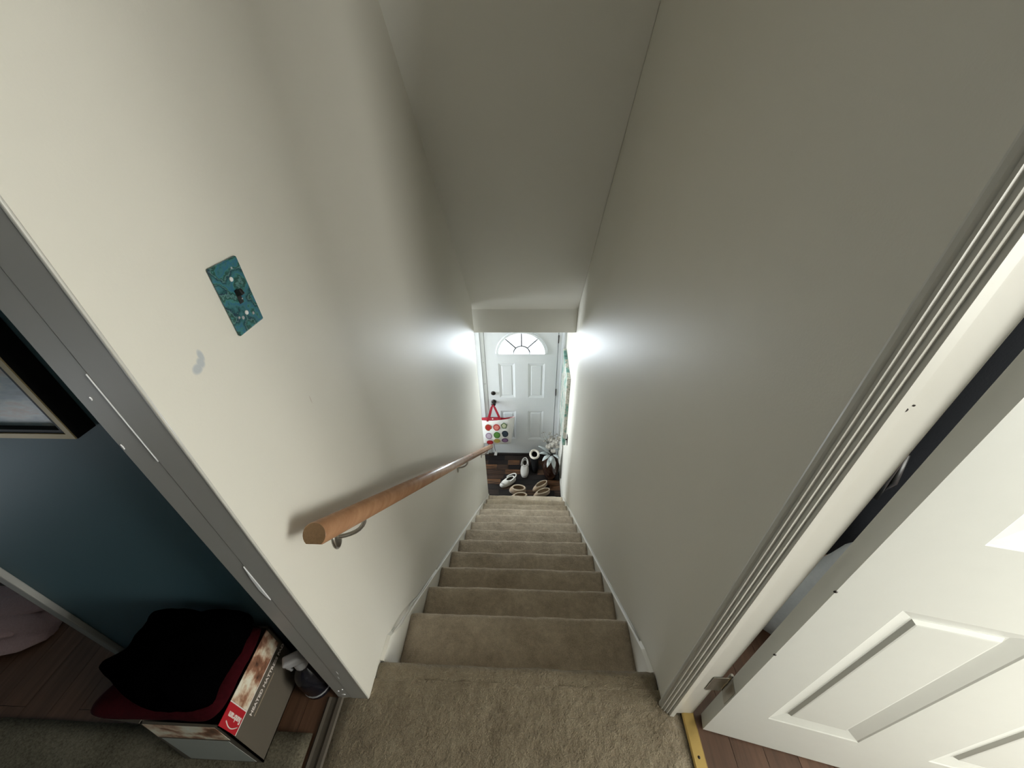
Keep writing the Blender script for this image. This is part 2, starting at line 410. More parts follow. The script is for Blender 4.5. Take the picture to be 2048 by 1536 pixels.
# floors: landing slab with carpet, wooden boards left, right and in the entry
fl = empty('floor'); struct(fl, 'landing floor with worn beige carpet at the head of the stairs', 'floor')
m = MB(); nx, ny = 66, 44
xs = [-.545 + 1.06*i/nx for i in range(nx+1)]; ys = [-1.5 + (1.5-.086)*j/ny for j in range(ny+1)]
def cz(x, y):
    z = .006*noise.noise(Vector((x*5, y*5, 1))) + .004*noise.noise(Vector((x*22, y*22, 4)))
    e = min(x+.545, .515-x)
    return z - (.012*(1-e/.04) if e < .04 else 0)
vs, fs = [], []
for j in range(ny+1):
    for i in range(nx+1): vs.append((xs[i], ys[j], cz(xs[i], ys[j]) ))
for j in range(ny):
    for i in range(nx):
        k = j*(nx+1)+i; fs.append((k, k+1, k+nx+2, k+nx+1))
m.add(vs, fs, True)
m.build('carpet', M['carpet'], fl)
m = MB(); m.box((-.56, -2.3, -.18), (.56, -.06, -.02)); m.build('subfloor', M['redwood'], fl)
def boards(name, x0, x1, y0, y1, w, label, joints):
    t = empty(name); struct(t, label, 'floor')
    m = MB(); m.box((x0-.02, y0, -.12), (x1+.02, y1, -.016)); m.build('subfloor', M['black'], t)
    n = int((x1-x0)/w)
    protos = {}
    for i in range(n):
        a = x0 + i*w; cut = joints(i)
        ysegs = [y0] + [c for c in cut if y0 < c < y1] + [y1]
        for p, q in zip(ysegs[:-1], ysegs[1:]):
            key = round(q-p, 3)
            if key not in protos:
                m = MB(); m.box((0, .0006, -.016), (w-.0012, q-p-.0006, 0)); protos[key] = m.build('floor_board', M['redwood'], t, (a, p, 0)); continue
            link_copy(protos[key], t, (a, p, 0))
boards('floor_left', -2.72, -.56, -2.3, 1.4, .09, 'reddish brown floorboards in the dim left room', lambda i: [[-1.2, -.2, .9], [-.75, .35], [-1.5, .05, 1.1]][i % 3])
boards('floor_right', .545, 3.2, -2.0, .55, .0885, 'reddish brown floorboards beneath the open white door', lambda i: [[-1.1, -.02], [-.45], [-1.5, .3]][i % 3])
# entry floor: short dark blocks laid in rows
t = empty('floor_foyer', (0, 0, FZ)); struct(t, 'dark mixed-tone wood floor of the entry under the shoes', 'floor')
m = MB(); m.box((-1.9, 2.3, -.1), (.46, 3.6, -.012)); m.build('subfloor', M['black'], t)
rowh = .085; protos = {}
for r in range(13):
    y = 2.36 + r*rowh; x = -1.02 - random.random()*.2
    while x < .455:
        L = random.choice([.16, .22, .28, .34]); L = min(L, .459-x)
        if L > .02:
            key = round(L, 3)
            if key not in protos:
                m = MB(); m.box((.001, .001, -.012), (L-.001, rowh-.001, 0)); protos[key] = m.build('floor_board', M['foyerwood'], t, (x, y, random.random()*.001))
            else: link_copy(protos[key], t, (x, y, random.random()*.001))
        x += L

# transition strips
m = MB(); m.prism([(.512, .001), (.516, .006), (.545, .006), (.549, .001)], lambda x, z: (x, -.92, z), lambda x, z: (x, -.138, z))
ts = struct(m.build('trim_2', M['brass']), 'brass threshold strip between beige carpet and the right-hand floorboards', 'trim')
for y in (-.24, -.5, -.76):
    m = MB(); m.lathe([(.004, 0), (.003, .0015), (.0005, .002)], 10); m.build('nail', M['bronze'], ts, (.53, y, .006))
m = MB(); m.prism([(-.590, .001), (-.584, .007), (-.576, .004), (-.562, .004), (-.554, .009), (-.543, .008), (-.539, .001)], lambda x, z: (x, -.92, z), lambda x, z: (x, -.142, z))
struct(m.build('trim_3', M['kraft']), 'dull ridged threshold strip between beige carpet and the left-hand floorboards', 'trim')

# left post (end of the stair wall) and right casing + jamb
pt = empty('trim_4'); struct(pt, 'scuffed white post facing at the end of the handrail wall', 'trim')
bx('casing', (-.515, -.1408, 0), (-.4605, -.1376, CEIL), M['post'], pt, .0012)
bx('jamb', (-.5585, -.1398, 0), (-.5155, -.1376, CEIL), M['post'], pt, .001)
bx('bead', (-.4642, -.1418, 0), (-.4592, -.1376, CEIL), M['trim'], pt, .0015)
m = MB(); pr = [(.0, .0), (.0035, -.03), (.0055, -.065), (.0035, -.088), (.0, -.098), (-.0005, -.05)]
m.prism([(-.517-a*1.3, .79+b*1.4) for a, b in pr], lambda x, z: (x, -.1418, z), lambda x, z: (x, -.139, z)); m.build('paint_chip', M['chip'], pt)
m = MB(); m.prism([(-.5175, 1.25), (-.5168, 1.25), (-.5155, 1.09), (-.5166, 1.09)], lambda x, z: (x, -.1414, z), lambda x, z: (x, -.139, z)); m.build('paint_chip', M['chip'], pt)
for (x, z, a, b) in ((-.539, 1.21, .0012, .003), (-.553, 1.12, .001, .005), (-.533, .03, .006, .003), (-.541, .06, .003, .003), (-.524, .075, .002, .004), (-.497, .22, .0012, .012), (-.505, .18, .001, .01)):
    m = MB(); m.prism([(x-a, z), (x, z-b), (x+a, z), (x, z+b)], lambda x, z: (x, -.1412, z), lambda x, z: (x, -.137, z)); m.build('paint_chip', M['chip'], pt)
ct = empty('trim_5'); struct(ct, 'fluted white door casing with flat jamb beside the open door', 'trim')
prof = [(.463, -.112), (.4535, -.114), (.4500, -.120), (.4505, -.126), (.4545, -.128), (.4540, -.133), (.4595, -.1335), (.4600, -.139), (.4660, -.1385), (.4670, -.1445), (.4735, -.1435), (.4745, -.150), (.4870, -.1510), (.4890, -.146), (.4890, -.112)]
m = MB(); m.prism(prof, lambda x, y: (x, y, 0), lambda x, y: (x, y, 2.12)); m.build('casing', M['trim'], ct)
bx('jamb', (.4895, -.1415, 0), (.5455, -.118, 2.06), M['trim'], ct, .002)
for (x, z, r) in ((.497, 1.205, .0032), (.503, 1.212, .0016)):
    m = MB(); m.lathe([(r, 0), (r*.6, .0004)], 10, ax='y'); m.build('paint_chip', M['bronze'], ct, (x, -.1422, z))

# ------------------------------------------------------------------ staircase
st = tag(empty('staircase', (0, 0, FZ)), 'straight flight of twelve beige carpeted steps down to the entry', 'staircase')
def step(i):
    z = zi(i) + (.004 if i == 0 else 0); yb = (i-1)*RUN - .03 if i > 0 else -.09; yf = i*RUN if i > 0 else -.036
    hw = HW - .014 if i > 0 else HW - .002
    zb = zi(i+1) if i < 12 else FZ
    r = .017
    prof = [(yb, z)]
    nseg = 7
    for q in range(1, nseg): prof.append((yb + (yf-r-yb)*q/nseg, z))
    for k in range(7):
        a = PI/2 - k*PI/6*1.0
        prof.append((yf-r + r*math.cos(a), z-r + r*math.sin(a)))
    prof += [(yf-.022, z-.045), (yf-.024, zb-.0), (yb, zb), (yb, z-.05)]
    nx = 40; rings = []
    for a in range(nx+1):
        x = -hw + 2*hw*a/nx; ring = []
        for (y, zz) in prof:
            d = .0035*noise.noise(Vector((x*9+i*3.3, y*9, zz*9))) + .0018*noise.noise(Vector((x*40, y*40+i, zz*40)))
            top = zz > z-.03
            edge = min(x+hw, hw-x)
            dz = -.004*(1-edge/.02) if edge < .02 and top else 0
            ring.append((x, y + (d if y > yb+.001 else 0), zz - FZ + (d if top else 0) + dz))
        rings.append(ring)
    m = MB(); m.loft(rings, True, True, True, True)
    return m.build('carpet_step', M['stair_carpet' if i else 'carpet'], st)
for i in range(0, 13): step(i)
for s in (-1, 1):
    xw, xf = (HW-.0005)*s, (HW-.0125)*s
    ln = lambda y: Z0 - RISE/RUN*y + (-.008 if s > 0 else .012)
    top_ = [(-.034, -.014), (.05, ln(.05)), (12*RUN+.03, ln(12*RUN+.03))] if s > 0 else [(-.034, -.002), (.045, -.010), (.12, ln(.12)), (12*RUN+.03, ln(12*RUN+.03))]
    rings = []
    for y, zt in top_:
        rings.append([(xw, y, zt-FZ), (xf, y, zt-.007-FZ), (xf, y, max(0, zt-.42-FZ)), (xw, y, max(0, zt-.42-FZ))])
    m = MB(); m.loft(rings, True, True, True, False); m.build('skirt_board', M['wall'], st)
    rings = []
    for q in range(31):
        y = .09 + (12*RUN-.11)*q/30; rings.append((xw - s*.004, y, ln(y) - FZ + .0005))
    if s < 0: rings = [p for p in rings if p[1] > .5]
    m = MB(); m.tube(rings, [.0026+.0008*math.sin(k*2.1) for k in range(len(rings))], 6); m.build('caulk_line', M['trim'], st)
# loose caulk bead lifting off the skirt board on the handrail side
m = MB(); pts = []
for k in range(15):
    q = k/14; y = .055 + .42*q; z = -.038 - .405*q + .035*math.sin(PI*min(1, q*1.7))*(1-q)
    x = -HW + .006 + .018*math.sin(PI*min(1, q*2.2))*(1-q)
    pts.append((x, y, z-FZ))
m.tube(pts, [.0035+.0015*math.sin(k*1.3) for k in range(15)], 6); m.build('loose_caulk', M['trim'], st)

# ------------------------------------------------------------------ doors
def panel_door(root, w, h, th, rects, mat, hole=None, dep=.011):
    """leaf in local coords: u = x 0..w, front face y = 0 (normal -y), back y = th, z 0..h"""
    us = sorted({0, w, *[r[0] for r in rects], *[r[1] for r in rects]})
    zs = sorted({0, h, *[r[2] for r in rects], *[r[3] for r in rects], *([hole['z'], hole['zt']] if hole else [])})
    m = MB()
    def inside(a, b, c, d): return any(r[0] <= a+1e-6 and b <= r[1]+1e-6 and r[2] <= c+1e-6 and d <= r[3]+1e-6 for r in rects)
    for a, b in zip(us[:-1], us[1:]):
        for c, d in zip(zs[:-1], zs[1:]):
            if hole and c >= hole['z']-1e-6 and d <= hole['zt']+1e-6: continue
            if inside(a, b, c, d): continue
            for y, fl in ((0, 0), (th, 1)): m.add([(a, y, c), (b, y, c), (b, y, d), (a, y, d)], [(0, 1, 2, 3)] if not fl else [(3, 2, 1, 0)])
    for r in rects:                       # reveal and back of each panel opening
        a, b, c, d = r
        e = dep + .006
        q = [(a, c), (b, c), (b, d), (a, d)]
        for k in range(4):
            p0, p1 = q[k], q[(k+1) % 4]
            m.add([(p0[0], 0, p0[1]), (p1[0], 0, p1[1]), (p1[0], th, p1[1]), (p0[0], th, p0[1])], [(0, 1, 2, 3)])
        m.add([(a, th, c), (b, th, c), (b, th, d), (a, th, d)], [(3, 2, 1, 0)])
    if hole:
        cx, R, z0, zt = hole['x'], hole['r'], hole['z'], hole['zt']
        n = 24
        arc = [(cx+R*math.cos(PI*k/n), z0+R*math.sin(PI*k/n)) for k in range(n+1)]
        rim = []
        for x, z in arc:                  # matching point on the surrounding rectangle
            dx, dz = x-cx, z-z0
            tx = ((w-cx)/dx if dx > 1e-6 else (-cx/dx if dx < -1e-6 else 1e9)); tz = (zt-z0)/dz if dz > 1e-6 else 1e9
            t_ = min(tx, tz); rim.append((cx+dx*t_, z0+dz*t_))
        for y, fl in ((0, 0), (th, 1)):
            for k in range(n):
                f = [(arc[k][0], y, arc[k][1]), (rim[k][0], y, rim[k][1]), (rim[k+1][0], y, rim[k+1][1]), (arc[k+1][0], y, arc[k+1][1])]
                m.add(f, [(0, 1, 2, 3)] if not fl else [(3, 2, 1, 0)])
            for X in (0, w):
                ks = [k for k in range(n) if (rim[k][1]-zt)*(rim[k+1][1]-zt) == 0 and (abs(rim[k][0]-X) < 1e-6) != (abs(rim[k+1][0]-X) < 1e-6)]
                for k in ks:
                    m.add([(rim[k][0], y, rim[k][1]), (X, y, zt), (rim[k+1][0], y, rim[k+1][1])], [(0, 1, 2)])
        for k in range(n): m.add([(arc[k][0], 0, arc[k][1]), (arc[k+1][0], 0, arc[k+1][1]), (arc[k+1][0], th, arc[k+1][1]), (arc[k][0], th, arc[k][1])], [(0, 1, 2, 3)])
        m.add([(cx-R, 0, z0), (cx+R, 0, z0), (cx+R, th, z0), (cx-R, th, z0)], [(0, 1, 2, 3)])
    for a, b in (((0, 0), (w, 0)), ((0, h), (w, h)), ((0, 0), (0, h)), ((w, 0), (w, h))):
        m.add([(a[0], 0, a[1]), (b[0], 0, b[1]), (b[0], th, b[1]), (a[0], th, a[1])], [(0, 1, 2, 3)])
    m.build('leaf', mat, root)
    for a, b, c, d in rects:
        m = MB(); rings = []
        for ins, y in ((0, 0.0), (.003, .002), (.032, dep), (.036, dep), (.041, dep*.45), (.044, dep*.4)):
            rings.append([(a+ins, y, c+ins), (b-ins, y, c+ins), (b-ins, y, d-ins), (a+ins, y, d-ins)])
        m.loft(rings, True, False, True, False); m.build('panel', mat, root)

# door_1: open white six-panel door at the right
ang = math.atan2(-.194, .981)
d2 = empty('door_1', (.562, -.178, .006), ang); struct(d2, 'white six-panel door standing open at the right of the landing', 'door')
cols = ((.104, .306), (.452, .656))
panel_door(d2, .760, 2.03, .036, [(a, b, c, d) for a, b in cols for c, d in ((.21, .815), (1.008, 1.60), (1.70, 1.92))], M['door'])
hg = None
for z in (.26, 1.72):
    if hg is None:
        hg = empty('hinge', (0, 0, z), 0, d2)
        m = MB(); m.box((-.0015, .004, -.045), (.0005, .034, .045)); hl = m.build('door_plate', M['steel'], hg)
        m = MB(); m.lathe([(.0055, -.048), (.0055, -.046), (.0048, -.0455), (.0048, -.016), (.0055, -.015), (.0055, .015), (.0048, .016), (.0048, .0455), (.0055, .046), (.003, .052)], 10); hk = m.build('knuckle', M['steel'], hg, (-.002, .040, 0))
        m = MB(); m.box((-.042, .038, -.045), (-.004, .0395, .045)); hj = m.build('jamb_plate', M['steel'], hg, (0, 0, 0), (0, 0, -ang))
        hj.location = (.003, -.004, 0)
        m = MB(); m.lathe([(.0035, 0), (.002, -.0012)], 8, ax='y'); hs = m.build('screw', M['metal'], hg, (-.022, .0335, .03))
        for z2 in (-.03, 0): link_copy(hs, hg, (-.022, .0335, z2))
    else:
        h2 = link_copy(hg, d2, (0, 0, z))
        for c in (hl, hk, hj): link_copy(c, h2)
for (u_, z) in ((.0, .56), (.0, .83)):
    m = MB(); m.ball((0, 0, 0), .003, 7, 5, (1.2, .6, 1)); m.build('dent', M['bronze'], d2, (u_, .0, z))

# door_2: street door with fanlight
xl = -.488
d1 = empty('door_2', (xl, DOORY, FZ+.012)); struct(d1, 'white four-panel street door with sunburst fanlight at the foot of the stairs', 'door')
zb = lambda z: z - (FZ+.012)
cx, R, zf = -.055-xl, .288, zb(-.858)
rects = [(-.336-xl, -.139-xl, zb(-1.514), zb(-.994)), (.022-xl, .222-xl, zb(-1.514), zb(-.994)), (-.336-xl, -.139-xl, zb(-2.243), zb(-1.735)), (.022-xl, .222-xl, zb(-2.243), zb(-1.735))]
panel_door(d1, .854, 2.03, .044, rects, M['streetdoor'], {'x': cx, 'r': R, 'z': zf, 'zt': zf+.32}, .009)
n = 28
m = MB()                                  # moulded frame round the fanlight
rr = [(R-.018, -.004), (R-.012, -.013), (R+.010, -.013), (R+.016, -.001)]
rings = []
for k in range(n+1):
    a = PI*k/n; rings.append([(cx+r_*math.cos(a), y, zf+r_*math.sin(a)) for r_, y in rr])
m.loft(rings, False, False, False, False)
m.box((cx-R-.016, -.013, zf-.020), (cx+R+.016, .0, zf+.004)); m.build('fanlight_frame', M['streetdoor'], d1)
ri = .095
def sector(a0, a1, r0, r1, n=10):
    out = [(cx+r1*math.cos(a0+(a1-a0)*k/n), zf+r1*math.sin(a0+(a1-a0)*k/n)) for k in range(n+1)]
    inn = [(cx+r0*math.cos(a1+(a0-a1)*k/n), zf+r0*math.sin(a1+(a0-a1)*k/n)) for k in range(n+1)] if r0 > 0 else [(cx, zf)]
    return out + inn
pieces = [sector(k*PI/4, (k+1)*PI/4, ri, R) for k in range(4)] + [sector(0, PI, 0, ri)]
for p in pieces:
    m = MB(); m.prism(p, lambda x, z: (x, .020, z), lambda x, z: (x, .024, z)); m.build('pane', M['glass'], d1)
for a in (PI/4, PI/2, 3*PI/4):
    m = MB(); m.tube([(cx+r_*math.cos(a), .016, zf+r_*math.sin(a)) for r_ in (ri, R)], .008, 6); m.build('glazing_bar', M['lead'], d1)
m = MB(); m.tube([(cx+ri*math.cos(PI*k/16), .016, zf+ri*math.sin(PI*k/16)) for k in range(17)], .008, 6); m.build('glazing_bar', M['lead'], d1)
kx = -.418-xl
db = empty('deadbolt', (kx, 0, zb(-1.442)), 0, d1)
m = MB(); m.lathe([(.028, 0), (.030, -.006), (.026, -.014), (.012, -.016)], 18, ax='y'); m.build('rose', M['bronze'], db)
m = MB(); m.box((-.005, -.030, -.014), (.005, -.014, .014)); m.build('thumb_turn', M['bronze'], db, bevel=.002)
kb = empty('door_knob', (kx, 0, zb(-1.58)), 0, d1)
m = MB(); m.lathe([(.032, 0), (.033, -.006), (.022, -.012), (.012, -.018)], 18, ax='y'); m.build('rose', M['bronze'], kb)
m = MB(); m.lathe([(.012, -.014), (.012, -.034), (.024, -.040), (.030, -.054), (.027, -.068), (.014, -.075)], 18, ax='y'); m.build('knob', M['bronze'], kb)
for z in (zb(-.66), zb(-1.42), zb(-2.3)):
    m = MB(); m.lathe([(.006, -.05), (.006, .05)], 8); m.build('hinge', M['bronze'], d1, (.858, -.006, z))
m = MB(); m.box((.0, -.004, -.010), (.854, .04, .0)); m.build('sweep', M['black'], d1)
fr = empty('trim_6', (0, 0, FZ)); struct(fr, 'white frame and casing around the street door', 'trim')
top = 2.05
for a, b in ((-.535, -.492), (.372, .415)): bx('jamb', (a, DOORY-.005, .0), (b, DOORY+.14, top+.03), M['streetdoor'], fr)
for a, b in ((-.5, -.478), (.358, .38)): bx('stop', (a, DOORY+.046, .0), (b, DOORY+.066, top), M['lead'], fr)
bx('stop', (-.5, DOORY+.046, 2.03), (.38, DOORY+.066, top), M['lead'], fr)
bx('jamb', (-.535, DOORY-.005, top), (.415, DOORY+.14, top+.035), M['streetdoor'], fr)
for a, b in ((-.625, -.535), (.415, .4595)):
    m = MB(); m.box((a, DOORY-.022, 0), (b, DOORY+.012, top+.1)); m.build('casing', M['streetdoor'], fr, bevel=.004)
    m = MB(); m.box((a+.012, DOORY-.028, 0), (a+.026, DOORY-.020, top+.1)); m.build('casing_bead', M['streetdoor'], fr, bevel=.003)
for z in (1.55, 1.23): 
    m = MB(); m.lathe([(.006, 0), (.004, -.003)], 8, ax='y'); m.build('bolt_hole', M['steel'], fr, (-.512, DOORY-.005, z))
m = MB(); m.box((-.53, DOORY-.03, 0), (.41, DOORY+.14, .010)); m.build('sill', M['bronze'], fr)
struct(bx('baseboard_foyer', (.447, 2.47, FZ), (.46, DOORY-.022, FZ+.09), M['trim'], None, .003), 'white baseboard along the right wall of the entry', 'baseboard')

# ------------------------------------------------------------------ handrail
hr = tag(empty('handrail', (-HW, 0, 0)), 'varnished beech handrail on three metal brackets along the left stair wall', 'handrail')
P0, P1 = Vector((.065, -.082, .811)), Vector((.065, 2.603, -1.649))
dr = (P1-P0).normalized(); sd = Vector((1, 0, 0)); upv = sd.cross(dr)
prof = []
for k in range(21):
    a = math.radians(-48 + 276*k/20); prof.append((.0255*math.cos(a), .0255*math.sin(a)))
def rp(p, q): return tuple(P0 + dr*p + sd*q[0] + upv*q[1])
L = (P1-P0).length
m = MB(); m.loft([[rp(0, (x*.94, y*.94)) for x, y in prof], [rp(.002, p) for p in prof], [rp(L-.002, p) for p in prof], [rp(L, (x*.94, y*.94)) for x, y in prof]], True, False, False, True); m.build('rail', M['beech'], hr)
for q in (-.0003, L+.0003):
    m = MB(); m.prism([(x*.94, y*.94) for x, y in prof], lambda x, y: rp(q, (x, y)), lambda x, y: rp(q+(.0004 if q > 1 else -.0004)*0+.0006*(1 if q > 1 else -1)*.0+(.001 if q < 1 else -.001), (x, y))); m.build('end_grain', M['beech_end'], hr)
br0 = None
for (y, z) in ((.035, .615), (1.30, -.545), (2.27, -1.435)):
    if br0 is None:
        br0 = empty('bracket', (0, y, z), 0, hr)
        m = MB(); m.lathe([(.019, 0), (.019, .003), (.014, .007), (.006, .009)], 18, ax='x'); 
        m.v = [(a, b*1.05, c*1.75-.010) for a, b, c in m.v]; bp = m.build('wall_plate', M['metal'], br0)
        m = MB(); pts = [(.004, 0, .004)]
        for k in range(10):
            a = PI*k/9*.62; pts.append((.012+.053*math.sin(a)/math.sin(PI*.62)*1.0, .0+.06*k/9, .002-.014*math.sin(PI*k/9)+.05*(k/9)**2))
        m.tube(pts, .0055, 8); ba = m.build('arm', M['metal'], br0)
        m = MB(); zoff = -.916*.035
        m.prism([(-.011, -.002), (.011, -.002), (.011, .002), (-.011, .002)], lambda x, z: (.065+x, .03, .066+z), lambda x, z: (.065+x, .085, .066+z-.0504)); bs = m.build('saddle', M['metal'], br0)
    else:
        b2 = link_copy(br0, hr, (0, y, z))
        for c in (bp, ba, bs): link_copy(c, b2)

# ------------------------------------------------------------------ switch plate on the left wall
sp = tag(empty('switch_plate', (-HW, .081, 1.259)), 'marbled teal light switch plate on the cream stair wall', 'switch plate')
m = MB(); m.box((0, -.035, -.059), (.006, .035, .059)); m.build('plate', M['agate'], sp, bevel=.004, seg=3)
m = MB(); m.box((.005, -.005, -.012), (.0066, .005, .012)); m.build('toggle_slot', M['black'], sp)
m = MB(); m.box((.004, -.0035, -.002), (.018, .0035, .008)); m.build('toggle', M['black'], sp, rot=(0, -.35, 0), bevel=.0015)
for z in (.03, -.03):
    m = MB(); m.lathe([(.0042, .0058), (.0038, .0072), (.0015, .0078)], 10, ax='x'); s_ = m.build('screw', M['white'], sp, (0, 0, z))
for (y, z, r) in ((-.012, -.034, .0035), (.004, -.006, .003), (.012, .045, .0022), (-.02, -.03, .0025), (.015, -.038, .003)):
    m = MB(); m.lathe([(r, .0058), (r*.8, .0064), (r*.2, .0067)], 9, ax='x'); m.build('pearl_fleck', M['greyplastic'], sp, (0, y, z))

# ------------------------------------------------------------------ framed picture on the blue wall
fp = tag(empty('framed_picture', (-.717, -.045, 1.074)), 'deep black box frame with gilt edge holding a seaside picture', 'picture')
fw, fh, fd = .46, .52, .034
def ring_mb(x0, x1, z0, z1, w, y0, y1):
    m = MB()
    m.box((x0, y0, z0), (x1, y1, z0+w)); m.box((x0, y0, z1-w), (x1, y1, z1)); m.box((x0, y0, z0+w), (x0+w, y1, z1-w)); m.box((x1-w, y0, z0+w), (x1, y1, z1-w)); return m
ring_mb(-fw, 0, 0, fh, .012, -fd, -.001).build('outer_frame', M['blackframe'], fp)
ring_mb(-fw+.001, -.001, .001, fh-.001, .0105, -fd-.002, -fd+.001).build('gilt_edge', M['gilt'], fp)
ring_mb(-fw+.0115, -.0115, .0115, fh-.0115, .0075, -fd, -.004).build('inner_border', M['blackframe'], fp)
bx('picture', (-fw+.018, -.024, .018), (-.018, -.004, fh-.018), M['painting'], fp)

# ------------------------------------------------------------------ carton with clothes
cb = tag(empty('carton', (-.703, -.30, .019)), 'open grey-brown carton with red logo corner, stuffed with clothes', 'box')
bw, bd, bh, tk = .232, .238, .29, .005
lean = .014
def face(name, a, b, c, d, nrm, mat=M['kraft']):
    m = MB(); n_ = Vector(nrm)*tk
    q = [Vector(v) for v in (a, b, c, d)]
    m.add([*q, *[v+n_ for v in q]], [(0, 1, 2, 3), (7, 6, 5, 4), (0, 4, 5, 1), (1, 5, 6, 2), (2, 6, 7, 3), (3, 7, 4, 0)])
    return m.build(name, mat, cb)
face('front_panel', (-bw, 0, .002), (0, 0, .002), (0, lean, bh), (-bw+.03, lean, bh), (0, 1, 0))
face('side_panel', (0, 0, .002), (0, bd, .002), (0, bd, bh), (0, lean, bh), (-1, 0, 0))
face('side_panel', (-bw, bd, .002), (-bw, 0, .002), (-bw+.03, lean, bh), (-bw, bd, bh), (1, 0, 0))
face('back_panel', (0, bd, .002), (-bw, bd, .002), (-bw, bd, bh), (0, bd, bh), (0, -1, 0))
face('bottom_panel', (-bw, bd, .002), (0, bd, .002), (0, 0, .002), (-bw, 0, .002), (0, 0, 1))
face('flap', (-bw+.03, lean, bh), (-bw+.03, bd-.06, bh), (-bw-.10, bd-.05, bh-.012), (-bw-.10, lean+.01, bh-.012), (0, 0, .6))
def fpt(u_, z): return (-bw + u_*bw + .03*(z/bh)*(1-u_), lean*z/bh - .0008, z)
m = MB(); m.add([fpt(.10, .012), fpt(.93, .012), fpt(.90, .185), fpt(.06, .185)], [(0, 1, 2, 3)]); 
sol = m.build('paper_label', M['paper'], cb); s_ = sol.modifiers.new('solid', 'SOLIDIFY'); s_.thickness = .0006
m = MB(); m.add([fpt(.04, .20), fpt(.95, .20), fpt(.95, .292), fpt(.04, .292)], [(0, 1, 2, 3)])
sol = m.build('printed_band', M['photo'], cb); s_ = sol.modifiers.new('solid', 'SOLIDIFY'); s_.thickness = .0005
X = .0009
def sidebox(name, y0, y1, z0, z1, mat, x=X): return bx(name, (-.0002, y0, z0), (x, y1, z1), mat, cb)
sidebox('printed_photo', .066, .225, .208, .298, M['photo'])
sidebox('logo_patch', .016, .063, .208, .298, M['redprint'])
sidebox('photo_border', .063, .0655, .208, .298, M['whiteprint']); sidebox('photo_border', .016, .215, .2045, .2075, M['whiteprint'])
Rx = Matrix(((0, 0, 1), (1, 0, 0), (0, 1, 0)))          # text x -> +y, text y -> +z, out = +x
def place(M3, loc): 
    m4 = M3.to_4x4(); m4.translation = Vector(loc); return m4
text_obj('printed_text', 'HEATED MATTRESS PAD', .0165, M['whiteprint'], cb, place(Rx, (X, .062, .175)), bold=.0004, sx=.95)
sidebox('printed_stripe', .066, .165, .157, .160, M['kraftin'])
Rup = Matrix(((0, 0, 1), (0, -1, 0), (1, 0, 0)))        # reads upwards
text_obj('printed_logo', 'Sunbeam', .0185, M['whiteprint'], cb, place(Rup, (X+.0003, .048, .214)), bold=.0006, sx=1.0)
m = MB(); m.tube([(X+.0004, .030 - .008*math.sin(PI*k/10), .216+.062*k/10) for k in range(11)], .0013, 5); m.build('printed_logo', M['whiteprint'], cb)

def heap(name, mat, outline, z0, z1, label, cat, amp=.012, seed=0, edge_drop=.05):
    ol = [Vector((x, y)) for x, y in outline]
    pts = []                                   # resample smoothly
    n0 = len(ol)
    for i in range(n0):
        p0, p1, p2, p3 = ol[i-1], ol[i], ol[(i+1) % n0], ol[(i+2) % n0]
        for k in range(5):
            t_ = k/5
            pts.append(.5*((2*p1) + (p2-p0)*t_ + (2*p0-5*p1+4*p2-p3)*t_*t_ + (3*p1-p0-3*p2+p3)*t_**3))
    c = sum(pts, Vector((0, 0)))/len(pts)
    rings = []
    for s_, f in ((.80, -1.1), (.93, -1.0), (1.0, -.55), (1.0, -.1), (.96, .35), (.86, .7), (.68, .9), (.45, 1.0), (.22, 1.02), (.02, 1.02)):
        ring = []
        for p in pts:
            q = c + (p-c)*s_
            h = z0 + (z1-z0)*f if f > 0 else z0 + edge_drop*f
            k = amp*noise.noise(Vector((q.x*16, q.y*16, seed))) + amp*.6*noise.noise(Vector((q.x*38, q.y*38, seed+3)))
            ring.append((q.x, q.y, h + (k if f > -.6 else 0)))
        rings.append(ring)
    m = MB(); m.loft(rings, True, True, True, True)
    return tag(m.build(name, mat), label, cat)
blk = [(-1.02, -.205), (-.985, -.178), (-.972, -.118), (-.985, -.085), (-.955, -.064), (-.86, -.062), (-.74, -.062), (-.705, -.09), (-.703, -.15), (-.704, -.205), (-.712, -.255), (-.76, -.275), (-.86, -.272), (-.945, -.245), (-.995, -.222)]
heap('sweater', M['blackcloth'], blk, .39, .455, 'black knit sweater heaped on top of the open carton', 'sweater', .016, 1, .022)
red = [(-1.045, -.262), (-1.03, -.215), (-1.0, -.165), (-1.01, -.115), (-.985, -.072), (-.86, -.066), (-.735, -.066), (-.7115, -.10), (-.7115, -.18), (-.7125, -.25), (-.74, -.276), (-.82, -.278), (-.92, -.280), (-1.01, -.280)]
heap('shirt', M['redcloth'], red, .318, .345, 'dark red garment bulging out beneath the black sweater in the carton', 'garment', .006, 5, .004)

# bottle between carton and post
bt = tag(empty('spray_bottle', (-.632, -.108, 0), .5), 'dark plastic bottle with milky grey head between carton and white post', 'bottle')
m = MB(); prof_ = [(.001, .0), (.040, .0), (.043, .004), (.043, .012), (.0405, .016), (.0425, .03), (.043, .09), (.040, .12), (.030, .145), (.018, .158), (.015, .165), (.015, .175)]
m.lathe(prof_, 22); m.build('body', M['bottle'], bt)
m = MB(); m.lathe([(.018, .172), (.019, .178), (.018, .196), (.012, .20)], 16); m.build('collar', M['greyplastic'], bt)
m = MB(); m.loft([[(x*s_+o, y*s_, z) for x, y in ((-.022, -.013), (.022, -.013), (.022, .013), (-.022, .013))] for z, s_, o in ((.196, .75, 0), (.208, 1.1, -.005), (.228, 1.15, -.012), (.236, .9, -.012))], True, True, True, False); m.build('head', M['greyplastic'], bt, bevel=.004)
m = MB(); m.tube([(-.028, 0, .212), (-.034, 0, .19), (-.03, 0, .168)], .005, 6); m.build('trigger', M['greyplastic'], bt)
